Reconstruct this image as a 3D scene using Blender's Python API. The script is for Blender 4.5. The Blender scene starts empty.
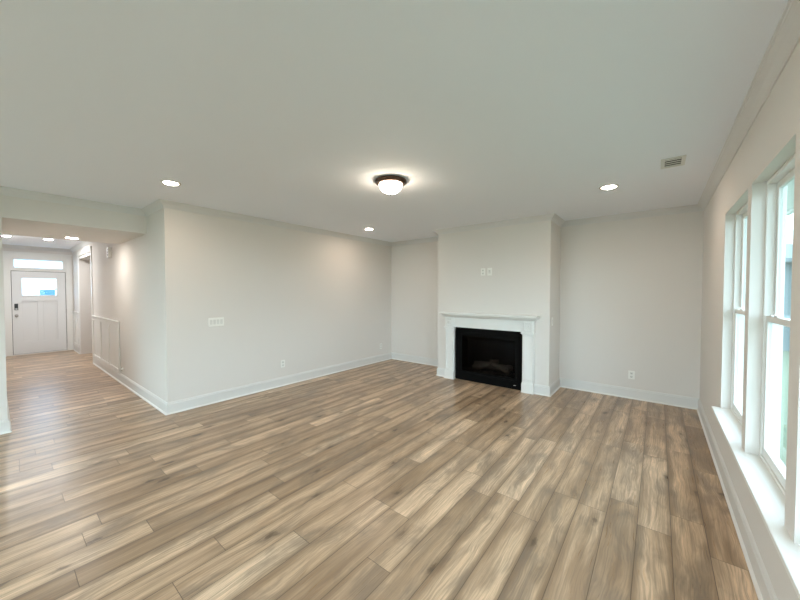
import bpy, bmesh, math, random
from mathutils import Vector
S = bpy.context.scene
C = S.collection
R = math.radians
PI = math.pi

# ------------------------------------------------------------------ camera
cam = bpy.data.objects.new('camera', bpy.data.cameras.new('camera'))
C.objects.link(cam)
cam.location = (0, 0, 1.581)
cam.rotation_euler = (R(90 - 1.40), 0, R(38.493))
cam.data.sensor_fit = 'HORIZONTAL'
cam.data.sensor_width = 36
cam.data.lens = 324.6 / 800 * 36
cam.data.clip_start = .02
cam.data.clip_end = 400
S.camera = cam

# ------------------------------------------------------------------ world, exposure
W = bpy.data.worlds.new('sky'); S.world = W
W.use_nodes = True
wn = W.node_tree; wn.nodes.clear()
wo = wn.nodes.new('ShaderNodeOutputWorld'); wb = wn.nodes.new('ShaderNodeBackground')
wtc = wn.nodes.new('ShaderNodeTexCoord'); wsx = wn.nodes.new('ShaderNodeSeparateXYZ')
wr = wn.nodes.new('ShaderNodeValToRGB')
wn.links.new(wtc.outputs['Generated'], wsx.inputs[0]); wn.links.new(wsx.outputs['Z'], wr.inputs[0])
wr.color_ramp.elements[0].position = 0; wr.color_ramp.elements[0].color = (.80, .90, 1, 1)
wr.color_ramp.elements[1].position = .8; wr.color_ramp.elements[1].color = (.72, .84, 1, 1)
wn.links.new(wr.outputs[0], wb.inputs['Color'])
wb.inputs['Strength'].default_value = 7.2
wn.links.new(wb.outputs[0], wo.inputs[0])
S.view_settings.view_transform = 'Standard'
S.view_settings.look = 'None'
S.view_settings.gamma = 1
S.view_settings.use_curve_mapping = False
S.view_settings.exposure = 0.32
S.cycles.max_bounces = 10
S.cycles.diffuse_bounces = 7
S.cycles.sample_clamp_indirect = 6
S.cycles.use_denoising = True

LAMP = 180.0        # radiance of the recessed lamp lenses
FLUSH = 42.0         # radiance of the flush-mount bowl
WARM = (1, .79, .63)

# ------------------------------------------------------------------ dimensions
H = 2.74
XL, YH, YB, XR = -4.945, 1.389, 5.892, 0.457
XC0, XC1, YC = -3.248, -1.277, 5.24
XD, XS, YS = -12.5, -5.71, 0.084           # door wall, hall stub plane, hall left wall
OP0, OP1, OPZ = -11.45, -9.85, 2.42        # cased opening in hall wall
YR = -3.4                                  # rear wall
SILL = .54
WT = 2.27                                  # window heads
WIN = [(3.14, 4.07), (2.185, 3.027), (1.13, 2.05), (.09, .99)]

# ------------------------------------------------------------------ materials
def new_mat(n):
    m = bpy.data.materials.new(n); m.use_nodes = True
    return m, m.node_tree, m.node_tree.nodes['Principled BSDF']
def plain(n, col, rough=.5, metal=0, bump=0, bscale=200, spec=.5, var=0):
    m, t, b = new_mat(n)
    b.inputs['Base Color'].default_value = (*col, 1)
    b.inputs['Roughness'].default_value = rough
    b.inputs['Metallic'].default_value = metal
    b.inputs['Specular IOR Level'].default_value = spec
    tc = t.nodes.new('ShaderNodeTexCoord')
    nz = t.nodes.new('ShaderNodeTexNoise'); nz.inputs['Scale'].default_value = bscale
    nz.inputs['Detail'].default_value = 3
    t.links.new(tc.outputs['Object'], nz.inputs['Vector'])
    if bump:
        bp = t.nodes.new('ShaderNodeBump'); bp.inputs['Strength'].default_value = bump
        bp.inputs['Distance'].default_value = .002
        t.links.new(nz.outputs['Fac'], bp.inputs['Height']); t.links.new(bp.outputs[0], b.inputs['Normal'])
    if var:
        mx = t.nodes.new('ShaderNodeMix'); mx.data_type = 'RGBA'
        mx.inputs['A'].default_value = (*[c * (1 - var) for c in col], 1)
        mx.inputs['B'].default_value = (*[min(1, c * (1 + var)) for c in col], 1)
        t.links.new(nz.outputs['Fac'], mx.inputs['Factor']); t.links.new(mx.outputs['Result'], b.inputs['Base Color'])
    return m
def emit(n, col, s):
    m, t, b = new_mat(n)
    b.inputs['Base Color'].default_value = (.8, .8, .8, 1)
    b.inputs['Emission Color'].default_value = (*col, 1)
    b.inputs['Emission Strength'].default_value = s
    return m
def glass(n, tint, ior=1.5):
    m = bpy.data.materials.new(n); m.use_nodes = True
    t = m.node_tree; t.nodes.clear()
    o = t.nodes.new('ShaderNodeOutputMaterial'); mx = t.nodes.new('ShaderNodeMixShader')
    tr = t.nodes.new('ShaderNodeBsdfTransparent'); gl = t.nodes.new('ShaderNodeBsdfGlossy')
    fr = t.nodes.new('ShaderNodeFresnel'); fr.inputs['IOR'].default_value = ior
    tr.inputs['Color'].default_value = (*tint, 1); gl.inputs['Roughness'].default_value = .02
    ge = t.nodes.new('ShaderNodeNewGeometry'); sb = t.nodes.new('ShaderNodeMath'); sb.operation = 'SUBTRACT'; sb.use_clamp = True
    t.links.new(fr.outputs[0], sb.inputs[0]); t.links.new(ge.outputs['Backfacing'], sb.inputs[1])
    t.links.new(sb.outputs[0], mx.inputs[0]); t.links.new(tr.outputs[0], mx.inputs[1])
    t.links.new(gl.outputs[0], mx.inputs[2]); t.links.new(mx.outputs[0], o.inputs[0])
    return m

M_WALL = plain('wall_paint', (.71, .685, .65), .75, bump=.05, bscale=350, spec=.25)
M_CEIL = plain('ceiling_paint', (.815, .845, .895), .85, bump=.06, bscale=300, spec=.2)
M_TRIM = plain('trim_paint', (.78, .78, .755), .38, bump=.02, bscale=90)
M_VINYL = plain('window_vinyl', (.78, .79, .77), .4, bump=.01, bscale=60)
M_DOOR = plain('door_paint', (.74, .75, .75), .4, bump=.02, bscale=90)
M_PLATE = plain('plate_plastic', (.84, .84, .80), .35, bump=.01, bscale=60)
M_PLATE2 = plain('paddle_plastic', (.70, .70, .67), .35, bump=.01, bscale=60)
M_DARK = plain('dark_slot', (.02, .02, .02), .6, bump=.02)
M_BLACK = plain('black_steel', (.0025, .0023, .0022), .6, bump=.05, bscale=400, spec=.07)
M_FIREBOX = plain('firebox_steel', (.004, .0037, .0034), .7, bump=.1, bscale=120)
M_BRONZE = plain('bronze', (.10, .062, .045), .38, .8, bump=.02, bscale=80, var=.15)
M_LOCK = plain('lock_black', (.02, .02, .022), .3, bump=.02)
M_NICKEL = plain('satin_nickel', (.45, .44, .42), .35, .9, bump=.02)
M_LOG = plain('ceramic_log', (.15, .12, .095), .9, bump=1, bscale=35, var=.7)
M_EMBER = plain('ember_rock', (.05, .045, .04), .95, bump=1, bscale=60, var=.8)
M_SIDING = plain('blue_siding', (.075, .125, .135), .6, bump=.1, bscale=30, var=.04)
M_SIDING2 = plain('pale_siding', (.55, .62, .66), .6, bump=.1, bscale=30, var=.04)
M_PANE = plain('house_pane', (.06, .16, .22), .15, bump=.01)
M_ROOF = plain('shingle_roof', (.09, .13, .14), .9, bump=.6, bscale=12, var=.3)
M_EXT = plain('white_fascia', (.75, .78, .78), .6, bump=.05, bscale=30)
M_VENT = plain('vent_white', (.66, .66, .63), .45, bump=.02)
M_LENS = emit('lamp_lens', WARM, LAMP)
M_HLENS = emit('foyer_lamp_lens', (1, .97, .95), 500.0)
M_SLENS = emit('soffit_lamp_lens', (1, .93, .86), 250.0)
M_BOWL = emit('frosted_bowl', (1, .84, .66), FLUSH)
M_GLASS = glass('window_glass', (.875, .95, .95))
M_DGLASS = glass('door_glass', (.80, .91, 1))
M_FGLASS = glass('fire_glass', (.6, .6, .6), ior=1.16)

def floor_mat():
    m, t, b = new_mat('oak_plank_floor')
    N = t.nodes.new; L = t.links.new
    def math_(op, a, bb=None, c=None):
        n = N('ShaderNodeMath'); n.operation = op
        for i, v in enumerate((a, bb, c)):
            if v is None: continue
            if isinstance(v, (int, float)): n.inputs[i].default_value = v
            else: L(v, n.inputs[i])
        return n.outputs[0]
    def comb(x, y, z=0):
        n = N('ShaderNodeCombineXYZ')
        for i, v in enumerate((x, y, z)):
            if isinstance(v, (int, float)): n.inputs[i].default_value = v
            else: L(v, n.inputs[i])
        return n.outputs[0]
    def white(v):
        n = N('ShaderNodeTexWhiteNoise'); n.noise_dimensions = '3D'; L(v, n.inputs['Vector'])
        return n
    def noise(v, sc, det=3, rough=.55, dist=0):
        n = N('ShaderNodeTexNoise'); L(v, n.inputs['Vector'])
        n.inputs['Scale'].default_value = sc; n.inputs['Detail'].default_value = det
        n.inputs['Roughness'].default_value = rough; n.inputs['Distortion'].default_value = dist
        return n.outputs['Fac']
    def ramp(f, stops):
        n = N('ShaderNodeValToRGB'); L(f, n.inputs[0])
        e = n.color_ramp.elements
        while len(e) < len(stops): e.new(.5)
        for i, (p, c) in enumerate(stops):
            e[i].position = p; e[i].color = (*c, 1) if len(c) == 3 else c
        return n.outputs[0]
    def mix(f, a, bb, mode='MIX'):
        n = N('ShaderNodeMix'); n.data_type = 'RGBA'; n.blend_type = mode
        if isinstance(f, (int, float)): n.inputs['Factor'].default_value = f
        else: L(f, n.inputs['Factor'])
        for k, v in (('A', a), ('B', bb)):
            if isinstance(v, tuple): n.inputs[k].default_value = (*v, 1)
            else: L(v, n.inputs[k])
        return n.outputs['Result']
    tc = N('ShaderNodeTexCoord'); sx = N('ShaderNodeSeparateXYZ'); L(tc.outputs['Object'], sx.inputs[0])
    X, Y = sx.outputs['X'], sx.outputs['Y']
    PW, PL = .178, 1.22
    u = math_('DIVIDE', math_('ADD', X, .088 + PW * 200), PW)
    row = math_('FLOOR', u); fu = math_('FRACT', u)
    ro = white(comb(row, 3.7)).outputs['Value']
    v = math_('ADD', math_('DIVIDE', math_('ADD', Y, 50.0), PL), math_('MULTIPLY', ro, 7.0))
    col = math_('FLOOR', v); fv = math_('FRACT', v)
    rnd = white(comb(row, col, 1.3)); r1 = rnd.outputs['Value']
    rc = N('ShaderNodeSeparateColor'); L(rnd.outputs['Color'], rc.inputs[0])
    r2, r3 = rc.outputs[0], rc.outputs[1]
    gx = math_('ADD', X, math_('MULTIPLY', r2, 37.0)); gy = math_('ADD', Y, math_('MULTIPLY', r3, 53.0))
    # broad cathedral streaks that run with the plank, fine grain, knots
    warp = noise(comb(math_('MULTIPLY', gx, 5.0), math_('MULTIPLY', gy, 1.4)), 1.0, 3, .5)
    wx = math_('ADD', gx, math_('MULTIPLY', math_('SUBTRACT', warp, .5), .10))
    broad = noise(comb(math_('MULTIPLY', wx, 8.0), math_('MULTIPLY', gy, .8)), 1.0, 4, .55)
    fine = noise(comb(math_('MULTIPLY', wx, 120.0), math_('MULTIPLY', gy, 3.0)), 1.0, 4, .65)
    cloud = noise(comb(math_('MULTIPLY', gx, 5.0), math_('MULTIPLY', gy, 1.8)), 1.0, 4, .6, .6)
    fine2 = noise(comb(math_('MULTIPLY', wx, 46.0), math_('MULTIPLY', gy, .9)), 1.0, 4, .6)
    wav = noise(comb(math_('MULTIPLY', row, 3.1), math_('MULTIPLY', gy, 1.5)), 1.0, 2, .5)
    rings = math_('ADD', math_('MULTIPLY', math_('SINE', math_('MULTIPLY', math_('ADD', wx, math_('MULTIPLY', warp, .16)), 330.0)), .5), .5)
    ka = noise(comb(math_('MULTIPLY', gx, 22.0), math_('MULTIPLY', gy, 14.0)), 1.0, 3, .6)
    kb = noise(comb(math_('MULTIPLY', gx, 22.0), math_('MULTIPLY', gy, 14.0), 9.0), 1.0, 3, .6)
    vk = N('ShaderNodeTexVoronoi'); vk.inputs['Scale'].default_value = 1.0
    L(comb(math_('ADD', math_('MULTIPLY', gx, 6.5), math_('MULTIPLY', ka, .34)), math_('ADD', math_('MULTIPLY', gy, 2.6), math_('MULTIPLY', kb, .34))), vk.inputs['Vector'])
    kd = vk.outputs['Distance']
    knot = ramp(kd, [(0.0, (1, 1, 1)), (.08, (.85, .85, .85)), (.14, (.34, .34, .34)), (.32, (0, 0, 0))])
    kc = N('ShaderNodeSeparateColor'); L(vk.outputs['Color'], kc.inputs[0])
    knot = math_('MULTIPLY', knot, math_('GREATER_THAN', kc.outputs[0], .36))
    base = ramp(r1, [(0, (.45, .317, .203)), (.25, (.60, .433, .287)), (.75, (.70, .515, .350)), (1, (.86, .665, .475))])
    c = mix(ramp(broad, [(.33, (0, 0, 0)), (.62, (1, 1, 1))]), mix(1.0, base, (.54, .50, .46), 'MULTIPLY'), mix(1.0, base, (1.10, 1.09, 1.08), 'MULTIPLY'))
    # darker heart stripe towards the board edges
    edge = math_('ADD', math_('MINIMUM', fu, math_('MULTIPLY', math_('SUBTRACT', 1.0, fu), 1.6)), math_('MULTIPLY', math_('SUBTRACT', wav, .5), .55))
    c = mix(math_('MULTIPLY', ramp(edge, [(-.0, (1, 1, 1)), (.10, (.75, .75, .75)), (.26, (0, 0, 0))]), math_('MULTIPLY_ADD', r3, .6, .4)), c, mix(1.0, base, (.40, .36, .32), 'MULTIPLY'))
    c = mix(math_('MULTIPLY', ramp(cloud, [(.50, (0, 0, 0)), (.70, (1, 1, 1))]), .70), c, (.185, .150, .118))
    c = mix(math_('MULTIPLY', math_('MULTIPLY', rings, ramp(cloud, [(.40, (0, 0, 0)), (.58, (1, 1, 1))])), .30), c, (.21, .155, .11))
    c = mix(math_('MULTIPLY', ramp(fine2, [(.36, (1, 1, 1)), (.47, (0, 0, 0))]), .36), c, (.19, .135, .09))
    c = mix(math_('MULTIPLY', ramp(fine, [(.38, (1, 1, 1)), (.58, (0, 0, 0))]), .48), c, (.21, .150, .10))
    c = mix(math_('MULTIPLY', knot, .85), c, (.07, .047, .03))
    # seams between boards
    eu = math_('MULTIPLY', math_('MINIMUM', fu, math_('SUBTRACT', 1.0, fu)), PW)
    ev = math_('MULTIPLY', math_('MINIMUM', fv, math_('SUBTRACT', 1.0, fv)), PL)
    e = math_('MINIMUM', eu, ev)
    seam = ramp(math_('MULTIPLY', e, 200.0), [(.0, (1, 1, 1)), (.22, (.7, .7, .7)), (.5, (0, 0, 0))])
    c = mix(math_('MULTIPLY', seam, .85), c, (.05, .036, .024))
    L(c, b.inputs['Base Color'])
    L(ramp(fine, [(.3, (.34,) * 3), (.7, (.26,) * 3)]), b.inputs['Roughness'])
    b.inputs['Specular IOR Level'].default_value = .42
    hgt = math_('SUBTRACT', math_('MULTIPLY', fine, .25), seam)
    bp = N('ShaderNodeBump'); bp.inputs['Strength'].default_value = .25; bp.inputs['Distance'].default_value = .002
    L(hgt, bp.inputs['Height']); L(bp.outputs[0], b.inputs['Normal'])
    return m
M_FLOOR = floor_mat()
M_GRASS = plain('lawn_grass', (.10, .135, .085), .9, bump=.5, bscale=8, var=.35)

# ------------------------------------------------------------------ mesh helpers
class MB:
    def __init__(s): s.bm = bmesh.new()
    def box(s, a, b, bev=0, seg=2):
        r = bmesh.ops.create_cube(s.bm, size=1)
        vs = r['verts']
        for v in vs:
            v.co = Vector(((a[i] + b[i]) / 2 + v.co[i] * abs(b[i] - a[i]) for i in range(3)))
        if bev:
            es = list({e for v in vs for e in v.link_edges})
            bmesh.ops.bevel(s.bm, geom=es, offset=bev, segments=seg, profile=.5, affect='EDGES')
        return s
    def poly(s, pts):
        return s.bm.faces.new([s.bm.verts.new(p) for p in pts])
    def prism(s, prof, fn, t0, t1):
        """prof: list of 2-D points; fn(p, t) -> 3-D"""
        a = [s.bm.verts.new(fn(p, t0)) for p in prof]; b = [s.bm.verts.new(fn(p, t1)) for p in prof]
        n = len(prof)
        for i in range(n):
            s.bm.faces.new((a[i], a[(i + 1) % n], b[(i + 1) % n], b[i]))
        s.bm.faces.new(a[::-1]); s.bm.faces.new(b)
        return s
    def lathe(s, prof, n=40, o=(0, 0, 0), axis='z'):
        def P(r, z, k):
            x, y = r * math.cos(2 * PI * k / n), r * math.sin(2 * PI * k / n)
            q = {'z': (x, y, z), 'x': (z, x, y), 'y': (x, z, y)}[axis]
            return (o[0] + q[0], o[1] + q[1], o[2] + q[2])
        rings = []
        for r, z in prof:
            rings.append([s.bm.verts.new(P(r, z, 0))] if r < 1e-6 else [s.bm.verts.new(P(r, z, k)) for k in range(n)])
        for a, b in zip(rings, rings[1:]):
            for k in range(n):
                j = (k + 1) % n
                if len(a) == 1 and len(b) == 1: continue
                if len(a) == 1: s.bm.faces.new((a[0], b[j], b[k]))
                elif len(b) == 1: s.bm.faces.new((a[k], a[j], b[0]))
                else: s.bm.faces.new((a[k], a[j], b[j], b[k]))
        return s
    def build(s, name, mat, parent=None, smooth=False):
        bmesh.ops.recalc_face_normals(s.bm, faces=s.bm.faces)
        me = bpy.data.meshes.new(name); s.bm.to_mesh(me); s.bm.free()
        me.materials.append(mat)
        if smooth:
            for p in me.polygons: p.use_smooth = True
        o = bpy.data.objects.new(name, me); C.objects.link(o)
        if parent: o.parent = parent
        return o
def tag(o, label, cat, group=None, kind=None):
    o['label'] = label; o['category'] = cat
    if group: o['group'] = group
    if kind: o['kind'] = kind
    return o
def thing(name, loc, label, cat, group=None, kind=None, rz=0, rot=None):
    o = bpy.data.objects.new(name, None); C.objects.link(o)
    o.empty_display_size = .1
    o.location = loc; o.rotation_euler = rot or (0, 0, rz)
    return tag(o, label, cat, group, kind)
def struct(name, mb, mat, label, cat):
    return tag(mb.build(name, mat), label, cat, kind='structure')
def copy_tree(o, parent=None):
    c = o.copy(); C.objects.link(c)
    if parent: c.parent = parent
    for ch in [x for x in bpy.data.objects if x.parent == o]: copy_tree(ch, c)
    return c

def sweep(path, prof, z0, segs, closed=False, mat=M_TRIM):
    """sweep a profile (d out of the wall, z) along a plan path, the room lies right of the
    direction; one mesh per entry of segs = [(name, label, cat, first_segment, last_segment)]"""
    n = len(path); P = [Vector((*p, 0)) for p in path]
    def nrm(i):
        d = (P[(i + 1) % n] - P[i]).normalized(); return Vector((d.y, -d.x, 0))
    rows = []
    for i in range(n):
        if not closed and i == 0: m = nrm(0)
        elif not closed and i == n - 1: m = nrm(n - 2)
        else:
            a, b = nrm((i - 1) % n), nrm(i); m = (a + b) / (1 + a.dot(b))
        rows.append([P[i] + m * d + Vector((0, 0, z0 + z)) for d, z in prof])
    for name, label, cat, i0, i1 in segs:
        mb = MB(); k = len(prof)
        vr = [[mb.bm.verts.new(q) for q in rows[j % n]] for j in range(i0, i1 + 2)]
        for a, b in zip(vr, vr[1:]):
            for q in range(k):
                mb.bm.faces.new((a[q], a[(q + 1) % k], b[(q + 1) % k], b[q]))
        mb.bm.faces.new(vr[0]); mb.bm.faces.new(vr[-1][::-1])
        struct(name, mb, mat, label, cat)

M_CROWN = plain('crown_paint', (.67, .67, .66), .5, bump=.02, bscale=90)
# ------------------------------------------------------------------ shell
T = .14
struct('floor', MB().box((XD - .3, YR - .2, -.08), (XR + .26, YB + .2, 0)), M_FLOOR, 'brown wood plank floor running through the living room and hall', 'floor')
struct('ceiling', MB().box((XD - .3, YR - .2, H), (XR + .26, YB + .2, H + .12)), M_CEIL, 'flat matte off-white ceiling over the living room and foyer', 'ceiling')
struct('wall_left', MB().box((XL - T, YH + T, 0), (XL, YB + T, H)), M_WALL, 'long bare grey wall on the left with a wide switch plate', 'wall')
struct('wall_back', MB().box((XL, YB, 0), (XR + .2, YB + T, H)), M_WALL, 'grey end wall behind the chimney breast', 'wall')
cb = MB()
FX0, FX1, FZ = -2.99, -1.55, 1.06            # hole for the fireplace insert
cb.box((XC0, YC, 0), (FX0, YB, H)); cb.box((FX1, YC, 0), (XC1, YB, H)); cb.box((FX0, YC, FZ), (FX1, YB, H))
struct('wall_chimney', cb, M_WALL, 'chimney breast standing out around the fireplace', 'wall')
struct('wall_hall', MB().box((OP1, YH, 0), (XL, YH + T, H)).box((OP0, YH, OPZ), (OP1, YH + T, H)).box((XD - T, YH, 0), (OP0, YH + T, H)),
       M_WALL, 'white hall wall running from the room corner to the front door', 'wall')
DY0, DY1, DZ1 = .30, 1.25, 2.11              # front door leaf
TZ0, TZ1 = 2.20, 2.40                        # transom glass
wd = MB()
wd.box((XD - T, YS - .3, 0), (XD, DY0 - .03, H)); wd.box((XD - T, DY1 + .03, 0), (XD, YH, H))
wd.box((XD - T, DY0 - .03, TZ1 + .04), (XD, DY1 + .03, H))
struct('wall_door', wd, M_WALL, 'foyer end wall holding the front door', 'wall')
struct('wall_stub', MB().box((XD, YS - T, 0), (XS, YS, H)).box((XS - T, YR, 0), (XS, YS - T, H)), M_WALL,
       'grey wall end at the left edge of the picture beside the hall', 'wall')
struct('wall_hall_header', MB().box((-7.35, YS, 2.412), (XS, YH, H)), M_WALL, 'dropped soffit across the hall mouth', 'soffit')
rw = MB()
rw.box((XR, YR, 0), (XR + .145, YB, SILL - .025))
rw.box((XR, 4.07, SILL - .025), (XR + .145, YB, H))
rw.box((XR, YR, SILL - .025), (XR + .145, .09, H))
rw.box((XR, .09, WT), (XR + .145, 4.07, H))
rw.box((XR, WIN[1][1], SILL), (XR + .145, WIN[0][0], WT))
rw.box((XR, WIN[2][1], SILL), (XR + .145, WIN[1][0], WT))
rw.box((XR, WIN[3][1], SILL), (XR + .145, WIN[2][0], WT))
struct('wall_right', rw, M_WALL, 'beige grey window wall on the right', 'wall')
rr = MB()
rr.box((XS - T, YR - T, 0), (-5.2, YR, H)); rr.box((-.1, YR - T, 0), (XR + .2, YR, H)); rr.box((-5.2, YR - T, 2.4), (-.1, YR, H))  # gap left for the added daylight opening
struct('wall_rear', rr, M_WALL, 'wall behind the viewer with an added wide patio opening for daylight', 'wall')
# dining room beyond the cased opening
dn = MB()
dn.box((OP0 - T, YH + T, 0), (OP0, 4.2, H)); dn.box((-7.6, YH + T, 0), (-7.46, 4.2, H))
dn.box((OP0 - T, 4.2, 0), (-7.46, 4.34, H))
struct('wall_dining', dn, M_WALL, 'pale wall of the side room seen through the hall opening', 'wall')

# ------------------------------------------------------------------ baseboards and crown
BB = [(0, 0), (.016, 0), (.016, .125), (.011, .134), (.011, .142), (.005, .150), (0, .152)]
SHOE = [(.016, 0), (.030, 0), (.030, .005), (.027, .012), (.022, .017), (.016, .019)]
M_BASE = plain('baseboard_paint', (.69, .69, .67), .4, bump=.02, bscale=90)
PLX0, PLX1 = -3.062, -1.486                   # outer edges of the mantel plinths
NB = [13]
def base(path, segs):
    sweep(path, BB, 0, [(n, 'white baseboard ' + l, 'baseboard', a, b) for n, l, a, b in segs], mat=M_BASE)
    sh = []
    for n, l, a, b in segs:
        NB[0] += 1; sh.append(('trim_%d' % NB[0], 'thin bright shoe moulding at the foot of the baseboard ' + l, 'shoe moulding', a, b))
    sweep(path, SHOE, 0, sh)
base([(OP1 + .10, YH), (XL, YH), (XL, YB), (XC0, YB), (XC0, YC), (PLX0, YC)], [
    ('baseboard_hall', 'along the hall wall', 0, 0), ('baseboard_left', 'along the long left wall', 1, 1),
    ('baseboard_back_left', 'on the end wall left of the chimney breast', 2, 2), ('baseboard_chimney_left', 'at the left of the mantel', 3, 4)])
base([(PLX1, YC), (XC1, YC), (XC1, YB), (XR, YB), (XR, YR)], [
    ('baseboard_chimney_right', 'wrapping the right corner of the chimney breast', 0, 1),
    ('baseboard_back_right', 'on the end wall right of the fireplace', 2, 2), ('baseboard_right', 'under the windows', 3, 3)])
base([(XD, DY1 + .13), (XD, YH), (OP0 - .09, YH)], [('baseboard_foyer', 'in the corner right of the front door', 0, 1)])
base([(XS, YR), (XS, YS), (XD, YS)], [('baseboard_stub', 'around the wall end at the left edge of the picture', 0, 1)])
CR = [(0, 0), (0, -.084), (.007, -.084), (.010, -.075), (.015, -.069), (.021, -.056), (.032, -.039), (.046, -.026), (.055, -.020),
      (.060, -.018), (.062, -.011), (.070, -.009), (.070, 0)]
sweep([(XS, YR), (XS, YH), (XL, YH), (XL, YB), (XC0, YB), (XC0, YC), (XC1, YC), (XC1, YB), (XR, YB), (XR, YR)], CR, H, [
    ('trim_1', 'crown moulding along the top of the hall soffit', 'crown moulding', 0, 0),
    ('trim_2', 'short crown moulding at the top of the hall wall corner', 'crown moulding', 1, 1),
    ('trim_3', 'crown moulding along the long left wall', 'crown moulding', 2, 2),
    ('trim_4', 'crown moulding on the end wall left of the chimney breast', 'crown moulding', 3, 3),
    ('trim_5', 'crown moulding wrapping the top of the chimney breast', 'crown moulding', 4, 6),
    ('trim_6', 'crown moulding on the end wall right of the chimney breast', 'crown moulding', 7, 7),
    ('trim_7', 'crown moulding above the windows', 'crown moulding', 8, 8)], mat=M_CROWN)
sweep([(XD, YS), (XD, YH), (-7.35, YH), (-7.35, YS)], CR, H, [
    ('trim_8', 'crown moulding around the foyer ceiling over the front door', 'crown moulding', 0, 3)], closed=True, mat=M_CROWN)

# window stool running under all windows
sl = MB()
sl.box((XR - .060, .06, SILL - .025), (XR + .0, 4.085, SILL), .005)
sl.box((XR - .004, .09, SILL - .025), (XR + .085, 4.07, SILL))
struct('trim_9', sl, M_TRIM, 'long white window sill ledge under the windows', 'window sill')

# cased opening trim in the hall
oc = MB()
oc.box((OP1 + .005, YH - .018, 0), (OP1 + .095, YH, OPZ + .06), .003)
oc.box((OP0 - .095, YH - .018, 0), (OP0 - .005, YH, OPZ + .06), .003)
oc.box((OP0 - .11, YH - .024, OPZ + .06), (OP1 + .11, YH, OPZ + .17), .003)
oc.box((OP0 - .01, YH - .010, OPZ - .015), (OP1 + .01, YH + T + .01, OPZ))
struct('trim_10', oc, M_TRIM, 'white casing around the side opening in the hall wall', 'door casing')
# board and batten wainscot
def wains(x0, x1, battens):
    mb = MB()
    mb.box((x0, YH - .006, .14), (x1, YH, 1.03))
    mb.box((x0, YH - .020, .965), (x1, YH, 1.045), .002)
    mb.box((x0, YH - .034, 1.045), (x1 + .006, YH, 1.068), .004)
    mb.box((x0, YH - .020, .15), (x1, YH, .215), .002)
    for x in battens: mb.box((x - .030, YH - .020, .2), (x + .030, YH, .98), .002)
    return mb
struct('trim_11', wains(OP1 + .10, -7.39, (-9.72, -8.93, -8.19, -7.42)), M_TRIM, 'white board and batten panelling low on the hall wall', 'wainscot')
wf = wains(XD, OP0 - .10, (XD + .05, -12.0, OP0 - .13))
wf.box((XD, DY1 + .13, .14), (XD + .006, YH, 1.03)); wf.box((XD, DY1 + .13, .965), (XD + .02, YH, 1.045), .002)
wf.box((XD, DY1 + .13, 1.045), (XD + .034, YH, 1.068), .004); wf.box((XD, DY1 + .13, .15), (XD + .02, YH, .215), .002)
struct('trim_12', wf, M_TRIM, 'white panelling in the corner right of the front door', 'wainscot')

# ------------------------------------------------------------------ windows
def window(i, y0, y1, label):
    xo = XR + .063
    r = thing('window_%d' % i, (xo, (y0 + y1) / 2, SILL), label, 'window', kind='structure')
    w = (y1 - y0) / 2; h = WT - SILL; mid = 1.415 - SILL
    f = MB(); b = .022
    for a, c in (((-w), -w + b), (w - b, w)): f.box((0, a, 0), (.082, c, h), .003)
    f.box((0, -w + b, h - b), (.082, w - b, h), .003); f.box((0, -w + b, 0), (.082, w - b, b * .8), .003)
    for s in (-1, 1): f.box((.0355, s * (w - b), b * .8), (.0385, s * (w - b - .008), h - b))
    f.build('window_frame', M_VINYL, r)
    def sash(name, x0, x1, z0, z1, st, rb, rt):
        q = MB(); a = w - b - .002
        for s in (-1, 1): q.box((x0, s * a, z0), (x1, s * (a - st), z1), .004)
        q.box((x0, -a + st, z0), (x1, a - st, z0 + rb), .004); q.box((x0, -a + st, z1 - rt), (x1, a - st, z1), .004)
        o = q.build(name, M_VINYL, r)
        xm = (x0 + x1) / 2
        MB().box((xm - .003, -a + st, z0 + rb), (xm + .003, a - st, z1 - rt)).build('glass_pane', M_GLASS, o)
        return o
    sash('upper_sash', .040, .064, mid - .020, h - b, .032, .036, .040)
    lo = sash('lower_sash', .008, .034, b * .8, mid + .020, .032, .055, .036)
    for s in (-.2, .2):
        lk = MB(); lk.box((.010, s - .03, mid + .020), (.036, s + .03, mid + .030), .003)
        lk.box((.004, s - .006, mid + .028), (.030, s + .012, mid + .040), .003)
        lk.build('sash_lock', M_VINYL, lo)
    for s in (-1, 1):
        MB().box((.012, s * (w - .10) - .018, mid + .020), (.030, s * (w - .10) + .018, mid + .029), .002).build('tilt_latch', M_VINYL, lo)
    return r
window(1, *WIN[0], 'narrow white sash window farthest along the right wall')
window(2, *WIN[1], 'tall white sash window second from the far end of the right wall')
window(3, *WIN[2], 'white window whose reveal shows at the right picture edge')
window(5, *WIN[3], 'added white window out of view beside the viewer, lights the near floor')  # unseen window added to bring daylight onto the near floor and ceiling
# added patio opening behind the viewer, unseen, lets daylight into the room
r = thing('window_4', (-2.65, YR - .07, 0), 'added wide patio window behind the viewer to let in daylight', 'window', kind='structure')
f = MB()
for x in (-2.55, -.88, .82, 2.49): f.box((x, -.04, 0), (x + .06, .04, 2.4))
f.box((-2.55, -.04, 2.34), (2.55, .04, 2.4)); f.box((-2.55, -.04, 0), (2.55, .04, .08))
f.build('window_frame', M_VINYL, r)
MB().box((-2.5, -.004, .08), (2.5, .004, 2.34)).build('glass_pane', M_GLASS, r)

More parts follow.
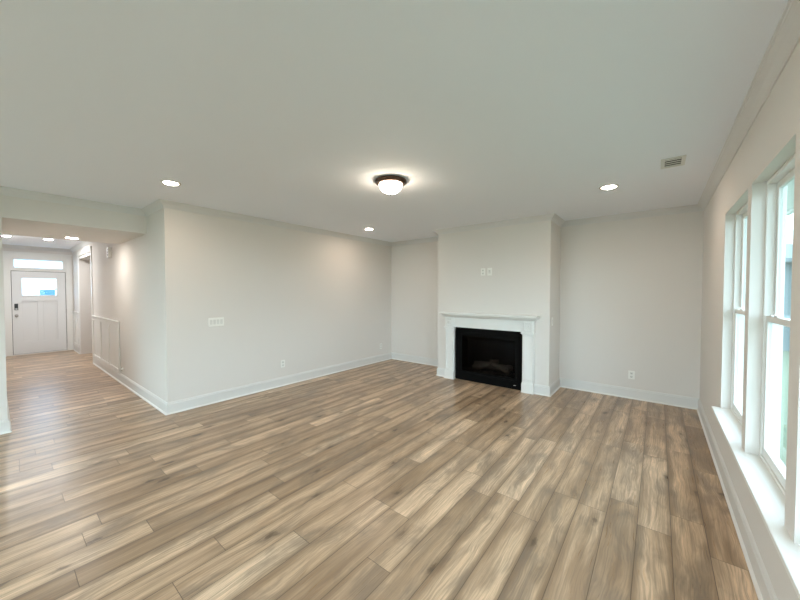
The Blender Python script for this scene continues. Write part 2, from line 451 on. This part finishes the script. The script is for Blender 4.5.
# ------------------------------------------------------------------ front door
r = thing('door_1', (XD, (DY0 + DY1) / 2, 0), 'white panelled front door with a wide glass lite at the end of the hall', 'door', kind='structure')
w = (DY1 - DY0) / 2
LY0, LY1, LZ0, LZ1 = -.30, .30, 1.50, 1.935      # lite in the leaf
d = MB(); x0, x1, xi = -.075, -.032, -.060
st = .165; g_ = w - .010
d.box((x0, -g_, .024), (x1, -w + st, DZ1 - .006)); d.box((x0, w - st, .024), (x1, g_, DZ1 - .006))
d.box((x0, -w + st, LZ1), (x1, w - st, DZ1 - .006)); d.box((x0, -w + st, 1.35), (x1, w - st, LZ0))
d.box((x0, -w + st, .024), (x1, w - st, .32)); d.box((x0, -.045, .32), (x1, .045, 1.35))
d.box((x0 + .004, -w + st, .32), (xi, -.045, 1.35)); d.box((x0 + .004, .045, .32), (xi, w - st, 1.35))
for a_, c_ in ((-w + st, -.045), (.045, w - st)):
    d.box((xi, a_ + .012, .335), (xi + .010, a_ + .028, 1.335)); d.box((xi, c_ - .028, .335), (xi + .010, c_ - .012, 1.335))
    d.box((xi, a_ + .012, .335), (xi + .010, c_ - .012, .351)); d.box((xi, a_ + .012, 1.319), (xi + .010, c_ - .012, 1.335))
leaf = d.build('door_leaf', M_DOOR, r)
lf = MB()
for a, b_ in (((LY0 - .03, LZ0 - .0), (LY0, LZ1)), ((LY1, LZ0), (LY1 + .03, LZ1))): lf.box((x1 - .01, a[0], a[1]), (x1 + .008, b_[0], b_[1]), .002)
lf.box((x1 - .01, LY0 - .03, LZ1 - .004), (x1 + .008, LY1 + .03, LZ1 + .026), .002); lf.box((x1 - .01, LY0 - .03, LZ0 - .03), (x1 + .008, LY1 + .03, LZ0), .002)
lf.build('lite_frame', M_DOOR, leaf)
MB().box((x0 + .018, LY0 - .01, LZ0 - .01), (x0 + .024, LY1 + .01, LZ1 + .01)).build('glass_pane', M_DGLASS, leaf)
k = MB(); k.box((x1, -w + .045, 1.13), (x1 + .024, -w + .105, 1.29), .006); kp = k.build('keypad_lock', M_LOCK, leaf)
MB().box((x1 + .024, -w + .055, 1.135), (x1 + .027, -w + .095, 1.18), .001).build('lock_cover', M_NICKEL, kp)
k = MB(); k.lathe([(0, .0), (.032, 0), (.032, .008), (.012, .010), (.012, .035), (.022, .045), (.027, .058), (.022, .070), (0, .074)], 20, (x1, -w + .075, .99), 'x')
k.build('door_knob', M_NICKEL, leaf, True)
for z in (.25, 1.08, 1.9):
    MB().box((x1, w - .004, z - .05), (x1 + .006, w + .008, z + .05), .002).build('hinge', M_NICKEL, r)
fr = MB()
for s in (-1, 1): fr.box((-T, s * w, 0), (0, s * (w + .03), TZ1 + .04))
fr.box((-T, -w, DZ1 + .004), (0, w, TZ0)); fr.box((-T, -w, TZ1), (0, w, TZ1 + .04))
fr.box((-T, -w, TZ0), (0, -w + .055, TZ1)); fr.box((-T, w - .055, TZ0), (0, w, TZ1))
fr.box((-T, -w, 0), (-.01, w, .02))
fr.build('door_frame', M_TRIM, r)
ws = MB()
for s_1 in (-1, 1): ws.box((x0 - .014, s_1 * (w - .03), .0), (x0 - .001, s_1 * w, DZ1 + .004))
ws.box((x0 - .014, -w, DZ1 - .03), (x0 - .001, w, DZ1 + .004)); ws.box((x0 - .02, -w, 0), (-.012, w, .022))
ws.build('weatherstrip', M_LOCK, r)
cs = MB()
cs.box((0, -w - .115, 0), (.018, -w - .012, TZ1 + .03), .003); cs.box((0, w + .012, 0), (.018, w + .115, TZ1 + .03), .003)
cs.box((0, -w - .115, TZ1 + .03), (.020, w + .115, TZ1 + .16), .003); cs.box((0, -w - .125, TZ1 + .16), (.034, w + .125, TZ1 + .185), .004)
cs.build('door_casing', M_TRIM, r)
MB().box((-.085, -w + .05, TZ0 - .005), (-.079, w - .05, TZ1 + .005)).build('transom_glass', M_DGLASS, r)

# ------------------------------------------------------------------ fireplace
MX = (PLX0 + PLX1) / 2
r = thing('fireplace_mantel', (MX, YC, 0), 'white wooden fireplace mantel with panelled side legs against the chimney breast', 'mantel')
ow = (PLX1 - PLX0) / 2                     # half width over the plinths
iw = .605                                  # half opening
oh = .952                                  # opening height
dep = -.055
# shelf with stepped bed mould
sh = MB()
sh.box((-ow - .075, -.17, 1.190), (ow + .075, 0, 1.215), .004)
shelf = sh.build('mantel_shelf', M_TRIM, r)
bm_ = MB()
prof = [(0, 1.125), (.060, 1.125), (.066, 1.137), (.082, 1.147), (.098, 1.160), (.108, 1.175), (.122, 1.178), (.122, 1.190), (0, 1.190)]
n = len(prof)
rows = []
for sx, sy in ((-1, 0), (-1, 1), (1, 1), (1, 0)):
    row = []
    for o_, z in prof:
        row.append(bm_.bm.verts.new((sx * (ow - .055 + o_), -o_ if sy else 0, z)))
    rows.append(row)
for a, b_ in zip(rows, rows[1:]):
    for q in range(n - 1): bm_.bm.faces.new((a[q], a[q + 1], b_[q + 1], b_[q]))
bm_.build('bed_moulding', M_TRIM, r)
fz = MB(); fz.box((-iw - .05, -.045, oh), (iw + .05, 0, 1.13), .002); fz.box((-iw - .01, -.052, 1.095), (iw + .01, -.04, 1.125), .004)
fz.build('frieze', M_TRIM, r)
for s in (-1, 1):
    a, b_ = s * ow, s * iw
    lo, hi = min(a, b_), max(a, b_)
    il, ih = lo + .004, hi - .004
    # outer edge sits 6 mm inside the plinth
    pl = MB()
    pl.box((il, -.048, .155), (ih, 0, 1.13), .002)
    for u0, u1 in ((il + .012, il + .028), (ih - .028, ih - .012)):
        pl.box((u0, -.068, .19), (u1, -.046, .905), .002)
    pl.box((il + .012, -.068, .19), (ih - .012, -.046, .206), .003); pl.box((il + .012, -.068, .889), (ih - .012, -.046, .905), .003)
    p = pl.build('pilaster', M_TRIM, r)
    pb = MB(); pb.box((lo - .0, -.074, 0), (hi, 0, .145), .003); pb.box((lo + .002, -.066, .145), (hi - .002, 0, .158), .004)
    pb.box((lo - .006, -.082, 0), (hi + .002, 0, .016), .004)
    pb.build('plinth_block', M_TRIM, p)
    cp = MB(); cp.box((lo - .010, -.092, .928), (hi + .006, 0, .952), .004); cp.box((lo - .002, -.066, .912), (hi + .002, 0, .926), .004)
    cp.build('necking_band', M_TRIM, p)
    co = MB(); co.box((lo, -.062, .955), (hi, 0, 1.128), .003)
    cm = (lo + hi) / 2
    co.box((cm - .062, -.080, .975), (cm - .046, -.06, 1.11), .002)
    co.box((cm - .026, -.084, 1.016), (cm + .026, -.06, 1.068), .008)
    co.box((cm + .046, -.080, .975), (cm + .062, -.06, 1.11), .002); co.box((cm - .062, -.080, .975), (cm + .062, -.06, .991), .002); co.box((cm - .062, -.080, 1.094), (cm + .062, -.06, 1.11), .002)
    co.build('corner_block', M_TRIM, p)

g = thing('gas_fireplace', (MX, YC, 0), 'black gas fireplace insert with ceramic logs inside the white mantel', 'fireplace')
s_ = MB()
t = .0150
ox, oz0, oz1 = .475, .175, .80             # viewing opening
s_.box((-.604, t, .0), (-ox, .03, .951)); s_.box((ox, t, 0), (.604, .03, .951))
s_.box((-ox, t, oz1), (ox, .03, .951)); s_.box((-ox, t, 0), (ox, .03, oz0))
s_.build('surround_panel', M_BLACK, g)
fm = MB()
fm.box((-.545, t - .014, .12), (-.505, t, .865), .004); fm.box((.505, t - .014, .12), (.545, t, .865), .004)
fm.box((-.545, t - .014, .83), (.545, t, .865), .004); fm.box((-.545, t - .014, .12), (.545, t, .145), .004)
for z in (.72, .75, .775): fm.box((-.47, .018, z + .03), (.47, .03, z + .045))
fm.build('trim_frame', M_BLACK, g)
fb = MB()
fb.box((-.60, .40, .08), (.60, .42, .95)); fb.box((-.60, .03, .08), (-.56, .42, .95)); fb.box((.56, .03, .08), (.60, .42, .95))
fb.box((-.60, .03, .93), (.60, .42, .95)); fb.box((-.60, .03, .08), (.60, .42, .175))
fb.build('firebox', M_FIREBOX, g)
MB().box((-ox, .016, oz0), (ox, .021, oz1)).build('glass_pane', M_FGLASS, g)
random.seed(4)
def log(p, q, r0, r1, parent, seed, name='log'):
    rnd = random.Random(seed); p = Vector(p); q = Vector(q); dv = (q - p); L_ = dv.length
    ax = dv.normalized(); u = ax.orthogonal().normalized(); v = ax.cross(u)
    mb = MB(); rings = []; ns, nr = 12, 14
    for i in range(nr):
        f_ = i / (nr - 1); rad = (r0 + (r1 - r0) * f_) * (1 if 0 < i < nr - 1 else .82)
        c = p + dv * f_ + u * math.sin(f_ * 5 + seed) * r0 * .25
        rings.append([mb.bm.verts.new(c + (u * math.cos(2 * PI * k / ns) + v * math.sin(2 * PI * k / ns)) * rad * rnd.uniform(.84, 1.14)) for k in range(ns)])
    for a, b_ in zip(rings, rings[1:]):
        for k in range(ns): mb.bm.faces.new((a[k], a[(k + 1) % ns], b_[(k + 1) % ns], b_[k]))
    mb.bm.faces.new(rings[0][::-1]); mb.bm.faces.new(rings[-1])
    return mb.build(name, M_LOG, parent, True)
log((-.36, .29, .245), (.33, .31, .27), .065, .055, g, 1)
log((-.33, .15, .225), (-.03, .20, .30), .045, .040, g, 2)
log((.33, .13, .225), (.02, .22, .31), .048, .040, g, 3)
log((-.22, .13, .235), (.10, .29, .37), .036, .032, g, 4)
log((.26, .15, .25), (-.05, .30, .36), .036, .030, g, 5)
em = MB()
for k in range(60):
    c = (random.uniform(-.38, .38), random.uniform(.05, .18), .18 + random.uniform(0, .018)); s = random.uniform(.010, .024)
    rr_ = bmesh.ops.create_icosphere(em.bm, subdivisions=1, radius=s)
    for v in rr_['verts']: v.co = Vector(c) + Vector((v.co.x * random.uniform(.8, 1.4), v.co.y, v.co.z * .7))
o = em.build('ember_bed', M_EMBER, g); o['kind'] = 'stuff'
gr = MB(); gr.box((-.42, .05, .175), (.42, .065, .195), .003)
for x in (-.3, -.1, .1, .3): gr.box((x - .006, .05, .19), (x + .006, .065, .235), .003)
gr.build('burner_grate', M_FIREBOX, g)
MB().box((.455, t - .002, .060), (.490, t, .070), .0008).build('badge', M_NICKEL, g)['label'] = 'small metal badge at the lower right'

# ------------------------------------------------------------------ electrical plates (local: face looks to -y, x right, z up)
def plate(name, loc, rz, wdt, hgt, label, cat, group=None):
    r = thing(name, loc, label, cat, group, rz=rz)
    MB().box((-wdt / 2, -.007, -hgt / 2), (wdt / 2, 0, hgt / 2), .003).build('cover_plate', M_PLATE, r)
    return r
def outlet(name, loc, rz, label, group):
    r = plate(name, loc, rz, .078, .122, label, 'outlet', group)
    for z in (-.025, .025):
        s = MB().box((-.017, -.0095, z - .017), (.017, -.006, z + .017), .004).build('socket', M_PLATE2, r)
        sl_ = MB()
        for x in (-.007, .007): sl_.box((x - .0015, -.0100, z - .004), (x + .0015, -.009, z + .006))
        sl_.box((-.002, -.0100, z - .011), (.002, -.009, z - .007))
        sl_.build('slot', M_DARK, s)
    return r
def switch(name, loc, rz, n, hgt, pitch, label, group=None):
    r = plate(name, loc, rz, pitch * n + .026, hgt, label, 'switch', group)
    for i in range(n):
        x = (i - (n - 1) / 2) * pitch
        p = MB(); p.prism([(-.0068, -.034), (-.0100, -.034), (-.0135, .034), (-.0068, .034)], lambda q, tt: (tt, q[0], q[1]), x - .0165, x + .0165)
        p.build('paddle', M_PLATE2, r)
    return r
LW = R(90)      # on the left wall, facing +x
switch('light_switch', (XL, 1.991, 1.155), LW, 4, .125, .046, 'wide white four-gang switch plate on the left wall near the hall corner')
outlet('wall_outlet', (XL, 3.036, .372), LW, 'white wall outlet low on the left wall right of the wide switch plate', 'wall outlets')
outlet('wall_outlet', (XL, 5.51, .347), LW, 'white wall outlet low on the left wall near the far corner', 'wall outlets')
outlet('wall_outlet', (-.292, YB, .35), 0, 'white wall outlet low on the end wall right of the fireplace', 'wall outlets')
outlet('media_outlet', (-2.350, YC, 1.925), 0, 'left white plate of the pair above the mantel', 'plates above the mantel')
r = plate('media_plate', (-2.232, YC, 1.925), 0, .080, .128, 'right white plate of the pair above the mantel', 'cable plate', 'plates above the mantel')
MB().box((-.020, -.009, -.03), (.020, -.006, .03), .002).build('jack_insert', M_PLATE2, r)
MB().lathe([(0, 0), (.006, 0), (.006, .010), (.003, .012), (0, .012)], 12, (0, -.021, .012), 'y').build('jack', M_NICKEL, r, True)
switch('light_switch', (XC1, 5.38, 1.125), R(90), 1, .125, .046, 'slim white switch on the right side of the chimney breast')
switch('light_switch', (XD, .150, 1.50), R(90), 1, .125, .046, 'small white switch left of the front door casing')
# door chime high on the hall wall
r = thing('door_chime', (-7.99, YH, 2.315), 'small white chime box high on the hall wall under the soffit', 'door chime')
MB().box((-.085, -.045, -.095), (.085, 0, .095), .006).build('chime_box', M_PLATE, r)
for z in (-.05, .0, .05):
    MB().box((.015, -.047, z - .014), (.065, -.044, z + .014), .001).build('grille_slot', M_DARK, r)
# small cable stub plate by the wainscot end
r = thing('door_stop', (-7.22, YH, .25), 'tiny white bumper low on the hall wall beside the panelling', 'door stop')
MB().lathe([(0, 0), (.028, 0), (.028, -.006), (.014, -.010), (0, -.010)], 20, (0, 0, 0), 'y').build('base_disc', M_PLATE, r, True)
MB().lathe([(0, -.008), (.012, -.008), (.012, -.026), (.008, -.032), (0, -.032)], 16, (0, 0, 0), 'y').build('bumper', M_PLATE, r, True)

# ------------------------------------------------------------------ ceiling fixtures
def downlight(loc, label, group='recessed ceiling lights'):
    r = thing('recessed_light', loc, label, 'ceiling light', group)
    MB().lathe([(.066, -.002), (.070, -.006), (.088, -.005), (.093, -.001), (.093, .0), (.066, .0)], 48).build('trim_ring', M_VENT, r, True)
    MB().lathe([(.0665, -.002), (.060, -.0065), (.040, -.009), (0, -.010)], 40).build('lens', M_LENS, r, True)
    return r
first = downlight((-4.071, 1.208, H), 'lit recessed ceiling light near the hall corner above the left wall')
LIGHTS = [((-4.179, 4.339), 'lit recessed ceiling light at the far left beside the chimney breast'),
          ((-.443, 4.262), 'lit recessed ceiling light near the ceiling vent'),
          ((-.47, 1.15), 'recessed ceiling light nearest overhead whose glow shows at the top picture edge'),
          ((-10.504, .80), 'lit recessed foyer ceiling light just beyond the hall soffit'),
          ((-10.55, .20), 'lit foyer ceiling light at the left picture edge'),
          ((-3.9, -1.8), 'added recessed ceiling light, unseen behind the viewer on the left'),  # this lamp and the next are added out of view to light the room
          ((-.6, -1.8), 'added recessed ceiling light, unseen behind the viewer on the right')]
for (x, y), lab in LIGHTS:
    c = copy_tree(first); c.location = (x, y, H); c['label'] = lab
    if x < -9:
        for ch in c.children:
            if ch.name.startswith('lens'):
                ch.data = ch.data.copy(); ch.data.materials[0] = M_HLENS
c = copy_tree(first); c.location = (-7.05, .78, 2.412); c['label'] = 'lit recessed light in the underside of the hall soffit'
for ch in c.children:
    if ch.name.startswith('lens'):
        ch.data = ch.data.copy(); ch.data.materials[0] = M_SLENS

fl = thing('flush_mount_light', (-2.19, 2.60, H), 'lit flush mount ceiling light with bronze rim and frosted glass bowl', 'ceiling light')
MB().lathe([(0, 0), (.150, 0), (.162, -.006), (.166, -.014), (.165, -.024), (.156, -.034), (.142, -.042), (.128, -.046), (.120, -.044), (.116, -.038), (0, -.032)], 64).build('canopy_rim', M_BRONZE, fl, True)
MB().lathe([(.117, -.040), (.118, -.056), (.111, -.080), (.095, -.102), (.071, -.120), (.040, -.130), (0, -.134)], 64).build('glass_bowl', M_BOWL, fl, True)
MB().lathe([(0, -.130), (.010, -.132), (.011, -.139), (.005, -.143), (.008, -.149), (.005, -.156), (0, -.158)], 20).build('finial', M_BRONZE, fl, True)

v = thing('ceiling_vent', (.085, 3.80, H), 'white ceiling air vent with dark louvres near the right wall', 'air vent')
f = MB(); a, b_ = .085, .135
f.box((-a, -b_, -.008), (-a + .028, b_, 0), .003); f.box((a - .028, -b_, -.008), (a, b_, 0), .003)
f.box((-a + .028, -b_, -.008), (a - .028, -b_ + .03, 0), .003); f.box((-a + .028, b_ - .03, -.008), (a - .028, b_, 0), .003)
f.build('vent_frame', M_VENT, v)
MB().box((-a + .02, -b_ + .02, -.0015), (a - .02, b_ - .02, -.0005)).build('duct_opening', M_DARK, v)
for k in range(4):
    y = -b_ + .052 + k * .055
    MB().prism([(0, -.002), (.002, -.002), (.009, -.008), (.007, -.008)], lambda q, tt, y=y: (tt, y + q[0], q[1]), -a + .025, a - .025).build('louvre', M_VENT, v)

# ------------------------------------------------------------------ outdoors
tag(MB().box((-90, -60, -.5), (90, 110, -.32)).build('lawn', M_GRASS), 'green lawn outside the windows', 'lawn', kind='structure')
ev = MB(); ev.box((XR + .145, YR - .8, 2.62), (XR + .85, YB + .6, 2.66)); ev.box((XR + .82, YR - .8, 2.58), (XR + .87, YB + .6, 2.80))
struct('trim_13', ev, M_EXT, 'white roof eave outside above the windows', 'eave')
def house(name, loc, rz, wd_, dp, hw, hr, label, nwin, mat):
    r = thing(name, loc, label, 'house', rz=rz)
    mb = MB(); n_ = int(hw / .11)
    mb.box((-wd_ / 2 + .03, .03, -.4), (wd_ / 2 - .03, dp, hw))
    for k in range(n_):
        z = k * .11
        mb.prism([(0, z), (-.026, z), (0, z + .115)], lambda q, tt: (tt, .03 + q[0], q[1]), -wd_ / 2, wd_ / 2)
    mb.build('siding_wall', mat, r)
    rf = MB(); rf.prism([(-.4, hw - .05), (-.4, hw + .07), (dp / 2, hw + hr), (dp + .4, hw + .07), (dp + .4, hw - .05)], lambda q, tt: (tt, q[0], q[1]), -wd_ / 2 - .4, wd_ / 2 + .4)
    rf.build('roof', M_ROOF, r)
    for k in range(nwin):
        x = -wd_ / 2 + wd_ * (k + .5) / nwin
        fw = MB()
        for s in (-1, 1): fw.box((x + s * .50 - .06, -.03, .8), (x + s * .50 + .06, .03, 2.2))
        fw.box((x - .56, -.03, 2.1), (x + .56, .03, 2.25)); fw.box((x - .56, -.03, .75), (x + .56, .03, .87)); fw.box((x - .5, -.02, 1.46), (x + .5, .03, 1.52))
        fo = fw.build('house_window', M_EXT, r)
        MB().box((x - .46, -.008, .85), (x + .46, .01, 2.12)).build('dark_pane', M_PANE, fo)
    return r
house('neighbor_house', (7.2, 16.0, -.32), 0, 11.0, 8, 2.9, .95, 'blue grey lap-sided house seen through the right windows', 1, M_SIDING)
house('neighbor_house', (-40.0, 2.9, -.32), R(90), 7.5, 8, 5.4, 1.6, 'pale house seen through the front door glass', 3, M_SIDING2)
